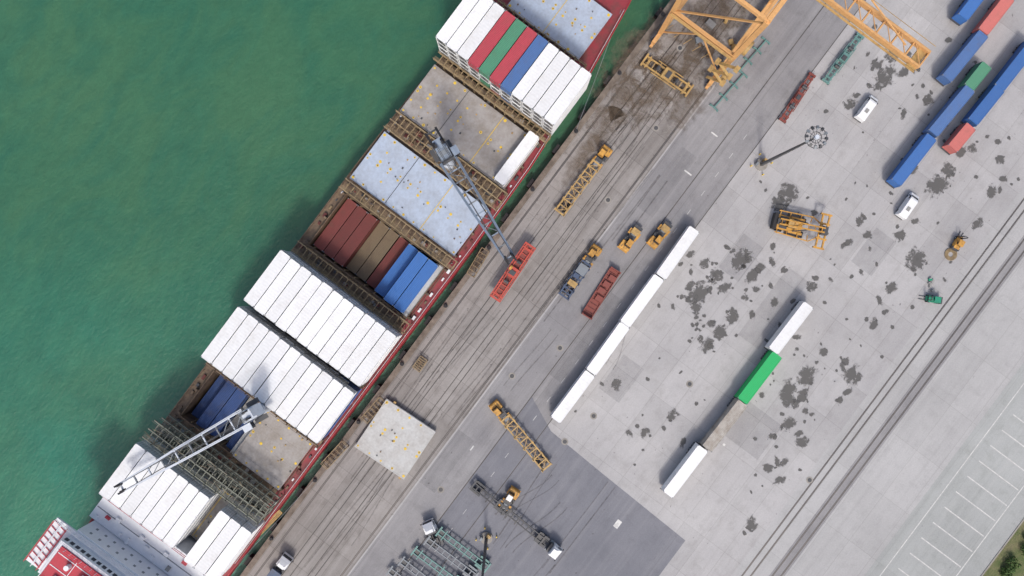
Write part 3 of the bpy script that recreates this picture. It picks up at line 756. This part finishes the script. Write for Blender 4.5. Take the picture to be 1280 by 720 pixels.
def spreader(name,a,bb,k,z=.3,w=2.3,kc='steel',solid=False):
    c,an,L=line(a,bb,z+.8); b=MB(); h=L/2
    for sy in(-1,1):
        b.beam((-h,sy*w*.3,z+.5),(h,sy*w*.3,z+.5),.28,.45,k)
        b.beam((-h*.55,sy*w*.5,z+.7),(h*.55,sy*w*.5,z+.7),.14,.2,k)
        if solid: b.beam((-h,sy*w*.47,z+.45),(h,sy*w*.47,z+.45),.22,.3,k)
    for sx_ in(-1,1):
        b.box((sx_*h,0,z+.45),(.4,w,.5),k); b.box((sx_*(h-.9),0,z+.55),(.25,w*.9,.3),k)
        for sy in(-1,1): b.box((sx_*h,sy*w*.48,z+.1),(.3,.25,.4),'steel'); b.beam((sx_*(h-1.5),-sy*w*.3,z+.6),(sx_*(h-.3),sy*w*.3,z+.6),.1,.1,k)
    nn=int(L/1.1)
    for i in range(1,nn):
        x=-h+L*i/nn; b.box((x,0,z+.5),(.16,w*.62 if i%3 else w,.25),k)
    b.box((0,0,z+.95),(2.0,w*.8,.7),k); b.box((.2,0,z+1.4),(1.0,w*.5,.3),kc)
    if solid: b.box((0,0,z+.32),(L-.6,w*.8,.1),'oxide')
    for q in(-2.4,2.4): b.cyl((q,-.5,z+1.0),(q,.5,z+1.0),.35,kc,12)
    return b.obj(name,(c.x,c.y,0),an)
spreader('container_spreader',(663,307),(619,373),'spred',z=2.6,w=2.6,kc='steel',solid=True)
spreader('container_spreader',(806,74),(862,113),'ochre',w=3.0)
spreader('container_spreader',(1016,93),(979,150),'oxide',w=1.6)
spreader('container_spreader',(1076,44),(1033,101),'teal',w=1.8)
def stand(a,bb,k='teal'):
    c,an,L=line(a,bb,.6); b=MB(); h=L/2
    b.beam((-h,0,.5),(h,0,.5),.25,.3,k)
    for f in(-1,-.35,.35,1): b.box((h*f,0,.35),(.25,2.2,.25),k); b.box((h*f,1.0,.15),(.35,.3,.3),k); b.box((h*f,-1.0,.15),(.35,.3,.3),k)
    b.obj('spreader_stand',(c.x,c.y,0),an)
stand((958,50),(925,88)); stand((930,92),(893,134))
for (a,bb) in(((607,312),(588,344)),((478,500),(455,526)),((431,555),(405,583)),((530,448),(520,462))):
    c,an,L=line(a,bb,1); b=MB(); h=L/2
    for z in(.2,1.2):
        for sy in(-1,1): b.beam((-h,sy*.9,z),(h,sy*.9,z),.12,.12,'rust2')
        for i in range(7): b.beam((-h+L*i/6,-.9,z),(-h+L*i/6,.9,z),.1,.1,'rust2')
    for sx_ in(-1,0,1):
        for sy in(-1,1): b.beam((sx_*h,sy*.9,.0),(sx_*h,sy*.9,1.3),.12,.12,'rust')
    for _ in range(10): b.beam((random.uniform(-h,0),random.uniform(-.8,.8),.5),(random.uniform(0,h),random.uniform(-.8,.8),.6),.08,.08,'rust')
    b.obj('lashing_gear_cage',(c.x,c.y,0),an)
c0=P(494,549,1.2)
hb=hatch('',-6.1,6.1,-6.3,6.3,1.25,'hatchq',1,coam=False)
for x in(-5.5,0,5.5):
    for y in(-5.2,5.2): hb.box((x,y,.25),(.7,.7,.5),'rust')
for i in range(6): hb.b2(-6.0,6.0,-5+i*2-.05,-5+i*2+.05,1.25,1.268,'hatchq')
hb.box((-6.3,-5.4,.6),(.5,.6,.9),'ochre'); hb.box((6.3,4.4,.6),(.5,.6,.9),'ochre')
hb.obj('hatch_cover',(c0.x,c0.y,0),math.radians(3))
b=MB()
for sy in(-1,1): b.beam((0,sy*.45,0),(-8,sy*.45,-4),.1,.25,'ochre'); b.beam((0,sy*.45,1),(-8,sy*.45,-3),.06,.06,'ochre')
for i in range(20): b.box((-.2-8*i/20,0,-.05-4*i/20),(.25,.9,.06),'ochre')
g0=P(340,645,4); b.obj('gangway',(g0.x+2,QY+.9,4.15),math.radians(-8))
# ---------------------------------------------------------------- flood-light masts
def mast(px,py):
    c=P(px,py); b=MB(); h=29
    b.cyl((0,0,0),(0,0,.5),1.3,'conc',16); b.cyl((0,0,.5),(0,0,h),.38,'steel',14,.18)
    for i in range(16):
        a=2*math.pi*i/16;a2=2*math.pi*(i+1)/16
        for r in(1.9,1.0): b.beam((r*math.cos(a),r*math.sin(a),h-.3),(r*math.cos(a2),r*math.sin(a2),h-.3),.09,.12,'steel')
    for i in range(12):
        a=2*math.pi*i/12; b.beam((0,0,h-.3),(1.9*math.cos(a),1.9*math.sin(a),h-.3),.06,.08,'steel')
        b.box((1.75*math.cos(a),1.75*math.sin(a),h-.1),(.6,.42,.34),'gsteel' if i%2 else 'steel',R=Matrix.Rotation(a,3,'Z')@Matrix.Rotation(.5,3,'Y'))
    b.cyl((0,0,h-.5),(0,0,h+.3),.4,'cranew',12)
    b.box((.9,0,1.1),(.6,.8,1.4),'ochre'); b.box((-.6,.9,.8),(.7,.5,1.0),'gsteel')
    for i in range(4):
        a=math.pi/4+i*math.pi/2; b.cyl((2.2*math.cos(a),2.2*math.sin(a),0),(2.2*math.cos(a),2.2*math.sin(a),.9),.14,'ydot',8)
    b.obj('floodlight_mast',(c.x,c.y,0))
mast(951,206); mast(608,672)
# ---------------------------------------------------------------- quay gantry crane
g=empty('quay_gantry_crane',(71,0,0))
def gp(b,n): o=b.obj(n); o.parent=g; o.location=(-71,0,0)
X0,X1,Y0,Y1=61.5,80.5,7.1,-7.6
b=MB()
for y in(Y0,Y1):
    b.beam((X0-2.5,y,2.6),(X1+2.5,y,2.6),.8,1.2,'orange')
    for xc in(X0-1.5,X0+2.5,X1-2.5,X1+1.5):
        b.box((xc,y,1.3),(3.0,.6,.7),'orange')
        for q in(-.9,.9): b.cyl((xc+q,y-.2,.45),(xc+q,y+.2,.45),.42,'steel',12)
        b.box((xc,y+.5,1.4),(1.0,.5,.6),'steel')
    for x in(X0,X1): b.beam((x,y,3),(x,y,34),.95,.85,'orange')
    b.beam((X0,y,15),(X1,y,15),.6,1.0,'orange')
    b.beam((X0,y,15),(71,y,33),.35,.35,'orange'); b.beam((X1,y,15),(71,y,33),.35,.35,'orange')
    b.beam((X0,y,34),(X1,y,34),.8,1.2,'orange')
for x in(X0,X1):
    b.beam((x,Y0,15),(x,Y1,15),.75,1.2,'orange'); b.beam((x,Y0,34),(x,Y1,34),.6,.8,'orange')
    b.beam((x,Y0,15.5),(x,Y1,33),.32,.32,'orange')
    b.beam((x,Y0,3.5),(x,0,14.5),.24,.24,'orange'); b.beam((x,Y1,3.5),(x,0,14.5),.24,.24,'orange')
gp(b,'portal_frame')
b=MB()
for sx_ in(-1.5,1.5):
    b.beam((71+sx_,-32,35.5),(71+sx_,52,35.5),.4,1.2,'orange')
    b.beam((71+sx_*1.7,-32,36.4),(71+sx_*1.7,52,36.4),.07,.07,'ochre'); b.beam((71+sx_*1.45,-32,35),(71+sx_*1.45,50,35),.4,.06,'ochre')
y=-32
while y<52: b.beam((71-1.5,y,35.5),(71+1.5,y,35.5),.25,.5,'orange'); b.beam((71-1.5,y,36),(71+1.5,min(y+3,52),36),.12,.12,'orange'); y+=3
for sx_ in(-3,3): b.beam((71+sx_,Y0,34),(71,3,50),.5,.5,'orange')
b.beam((71,3,50),(71,45,36),.2,.2,'orange'); b.beam((71,3,50),(71,-28,36),.2,.2,'orange')
b.b2(68.9,73.1,-10,-2,36.6,39.5,'wtruck')
b.box((71,-31,35.2),(4.2,1.6,.3),'ochre')
gp(b,'boom_and_machinery')
b=MB()
for i in range(5):
    s_=1 if i%2 else -1; z=3+i*2.4
    b.beam((X0-1.6-.0,Y1-1.5*s_,z),(X0-1.6,Y1+1.5*s_,z+2.4),.6,.12,'ochre'); b.box((X0-1.6,Y1+1.9*s_,z+2.4),(1.4,.9,.1),'ochre')
b.box((X0+.0,Y1-1.5,4.5),(1.4,1.2,2.2),'ochre'); b.cyl((X0+8,Y1-1.2,3.8),(X0+8,Y1-2.2,3.8),1.7,'ochre',20)
for z in(15.9,16.9):
    b.beam((X0-.8,Y0,z),(X0-.8,Y1,z),.06,.06,'orange')
b.beam((X0-.9,Y0,15.6),(X0-.9,Y1,15.6),.6,.06,'ochre')
for i in range(6):
    b.beam((X0+.5,Y0-2.4*i-.4,4),(X0+2.5,Y0-2.4*i-1.2,4),.1,.1,'ochre')
for z in(3.9,): 
    for y in(Y0-.5,Y1+.5): b.beam((X0-2.5,y,z),(X1+2.5,y,z),.06,.06,'ochre')
gp(b,'access_stairs')
b=MB()
for i in range(9):
    c=P(880+random.uniform(-10,75),70-random.uniform(0,50)); b.box((c.x,c.y,.4),(random.uniform(.6,2.2),random.uniform(.5,1.3),.8),random.choice(['ochre','rust','grey','gsteel']),rz=.3*i)
b.obj('gear_boxes')
# ---------------------------------------------------------------- stains, marks
def disc(b,x,y,r,z,k,st=1,ang=0,n=20):
    vs=[(x,y,z)];fl=[1.0]
    for ring_,f_ in((.5,.62),(1.0,0.0)):
        for i in range(n):
            a=2*math.pi*i/n; u,v_=r*ring_*math.cos(a)*st,r*ring_*math.sin(a)
            vs.append((x+u*math.cos(ang)-v_*math.sin(ang),y+u*math.sin(ang)+v_*math.cos(ang),z)); fl.append(f_)
    fs=[(0,i+1,(i+1)%n+1) for i in range(n)]+[(i+1,n+i+1,n+(i+1)%n+1,(i+1)%n+1) for i in range(n)]
    b.add(vs,fs,k,fl)
ST=[(872,368,12),(895,345,9),(925,325,10),(940,345,7),(885,432,8),(900,415,8),(915,395,7),(870,385,6),(968,378,5),(905,360,6),(985,492,11),(1008,470,10),(1003,495,7),(985,530,8),(1003,552,6),(960,585,5),(975,600,5),(1066,470,11),(1092,405,5),(1172,232,12),(1185,212,8),(1145,325,13),(1105,97,12),(1062,130,6),(1115,70,7),(1160,125,6),(1200,190,6),(1075,275,5),(1015,358,6),(1115,360,6),(1125,295,7),(1140,210,6),(940,655,7),(840,520,5),(805,540,5),(1240,240,6),(1222,280,5),(1030,440,5),(770,480,5),(1130,90,5),(1085,293,5),(935,322,6),(950,335,5),(863,358,5),(995,505,5),(890,405,5),(975,255,10),(985,240,12),(1215,185,5),(1250,200,5),(1057,452,5),(880,330,5),(1095,80,6)]
b=MB(); i=0
for (x,y,r) in ST:
    p=P(x,y); r=r/5.85*1.45+.2
    disc(b,p.x,p.y,r,.012+.0006*i,'oil',random.uniform(1,1.5),random.uniform(-.6,.6)); i=(i+1)%20
for _ in range(260):
    x=random.uniform(700,1270); y=random.uniform(30,690); p=P(x,y)
    if random.random()<.65: x,y,_r=random.choice(ST); p=P(x+random.gauss(0,24),y+random.gauss(0,24))
    if p.y>-25 or p.y<-74 or (p.x<-18 and p.y>-62): continue
    disc(b,p.x,p.y,random.choice((.35,.45,.55,.7,1.0)),.012+.0006*i,'oil',random.uniform(1,1.8),random.uniform(0,3),12); i=(i+1)%20
b.obj('oil_stains')
b=MB(); i=0
for (x,y,r) in((860,60,70),(820,110,45),(775,130,40),(735,190,34),(790,75,46),(900,20,50),(860,130,30)):
    p=P(x,y); disc(b,p.x,p.y,r/5.85,.0238+.0004*i,'dirt',2.0,0); i+=1
b.obj('dirt_patches')
b=MB()
for (x0,y0,w_,h_) in((-6,-33,9,5.4),(21,-50,18,5.4),(48,-60,9,5.4),(2,-64,9,10.8),(30,-38,9,5.4),(-10,-20.5,22,3),(30,-15,16,4),(-45,-13,14,4)):
    b.add([(x0,y0,.0112),(x0+w_,y0,.0112),(x0+w_,y0+h_,.0112),(x0,y0+h_,.0112)],[(0,1,2,3)],'patch')
b.obj('surface_repairs')
b=MB()
def ribbon(pts,w,z):
    vs=[]
    for i_,p in enumerate(pts):
        q=pts[min(i_+1,len(pts)-1)]; o=pts[max(i_-1,0)]; d=Vector((q[0]-o[0],q[1]-o[1],0)).normalized(); nn=Vector((-d.y,d.x,0))*w/2
        vs+=[(p[0]+nn.x,p[1]+nn.y,z),(p[0]-nn.x,p[1]-nn.y,z)]
    b.add(vs,[(2*i_,2*i_+1,2*i_+3,2*i_+2) for i_ in range(len(pts)-1)],'tyre')
for j in range(22):
    if j<16: x0=random.uniform(-75,45); y0=random.uniform(-14,6); L=random.uniform(15,50); am=random.uniform(-2,2)
    else: x0=random.uniform(-70,0); y0=random.uniform(-50,-20); L=random.uniform(12,26); am=random.uniform(-5,5)
    for off in(0,1.9):
        pts=[]
        for s_ in range(22):
            f=s_/21; pts.append((x0+L*f,y0+off+am*(3*f*f-2*f**3)))
        ribbon(pts,random.uniform(.18,.3),.0295+.0004*j)
b.obj('tyre_marks')
for (x,y) in((706,552),(551,612),(700,435),(760,250),(850,60),(862,480),(640,470),(742,520),(1012,600),(820,160)):
    p=P(x,y); b=MB(); b.cyl((0,0,-.05),(0,0,.03),.75,'conc',18); b.cyl((0,0,-.05),(0,0,.045),.45,'steel',16); b.obj('manhole_cover',(p.x,p.y,0))
b=MB()
for (a,e) in(((74,18.6,4.2),(97,QY-.6,.6)),((60,16.5,4.2),(35,QY-.6,.6)),((-84,11.7,4.2),(-58,QY-.6,.6))):
    A_=Vector(a);E=Vector(e)
    pr=A_
    for i in range(1,11):
        f=i/10; p_=A_.lerp(E,f)-Vector((0,0,1.2*math.sin(math.pi*f))); b.beam(pr,p_,.07,.07,'gsteel'); pr=p_
b.obj('mooring_lines')
# ---------------------------------------------------------------- light, world, camera
EL=math.radians(52); sd=Vector((.783,.623,0)).normalized()
trav=Vector((sd.x*math.cos(EL),sd.y*math.cos(EL),-math.sin(EL)))
L=bpy.data.lights.new('sun','SUN'); L.energy=1.7; L.angle=math.radians(7); L.color=(1,.96,.90)
lo=bpy.data.objects.new('sun',L); scene.collection.objects.link(lo); lo.rotation_euler=trav.to_track_quat('-Z','Y').to_euler(); lo.location=(-40,-40,120)
w=bpy.data.worlds.new('World'); scene.world=w; w.use_nodes=True; t=w.node_tree
sk=t.nodes.new('ShaderNodeTexSky'); sk.sky_type='NISHITA'; sk.sun_disc=False; sk.sun_elevation=EL; sk.sun_rotation=math.atan2(-sd.x,-sd.y); sk.dust_density=5.0; sk.air_density=1.0
bgn=t.nodes['Background']; bgn.inputs[1].default_value=.15; t.links.new(sk.outputs[0],bgn.inputs[0])
cam=bpy.data.cameras.new('camera'); cam.sensor_width=36; cam.lens=36*S0*H/1280; cam.clip_end=6000; cam.clip_start=1
co=bpy.data.objects.new('camera',cam); scene.collection.objects.link(co); co.location=(0,0,H); co.rotation_euler=(0,0,-ANG)
scene.camera=co
scene.view_settings.view_transform='Standard'; scene.view_settings.look='None'; scene.view_settings.exposure=0
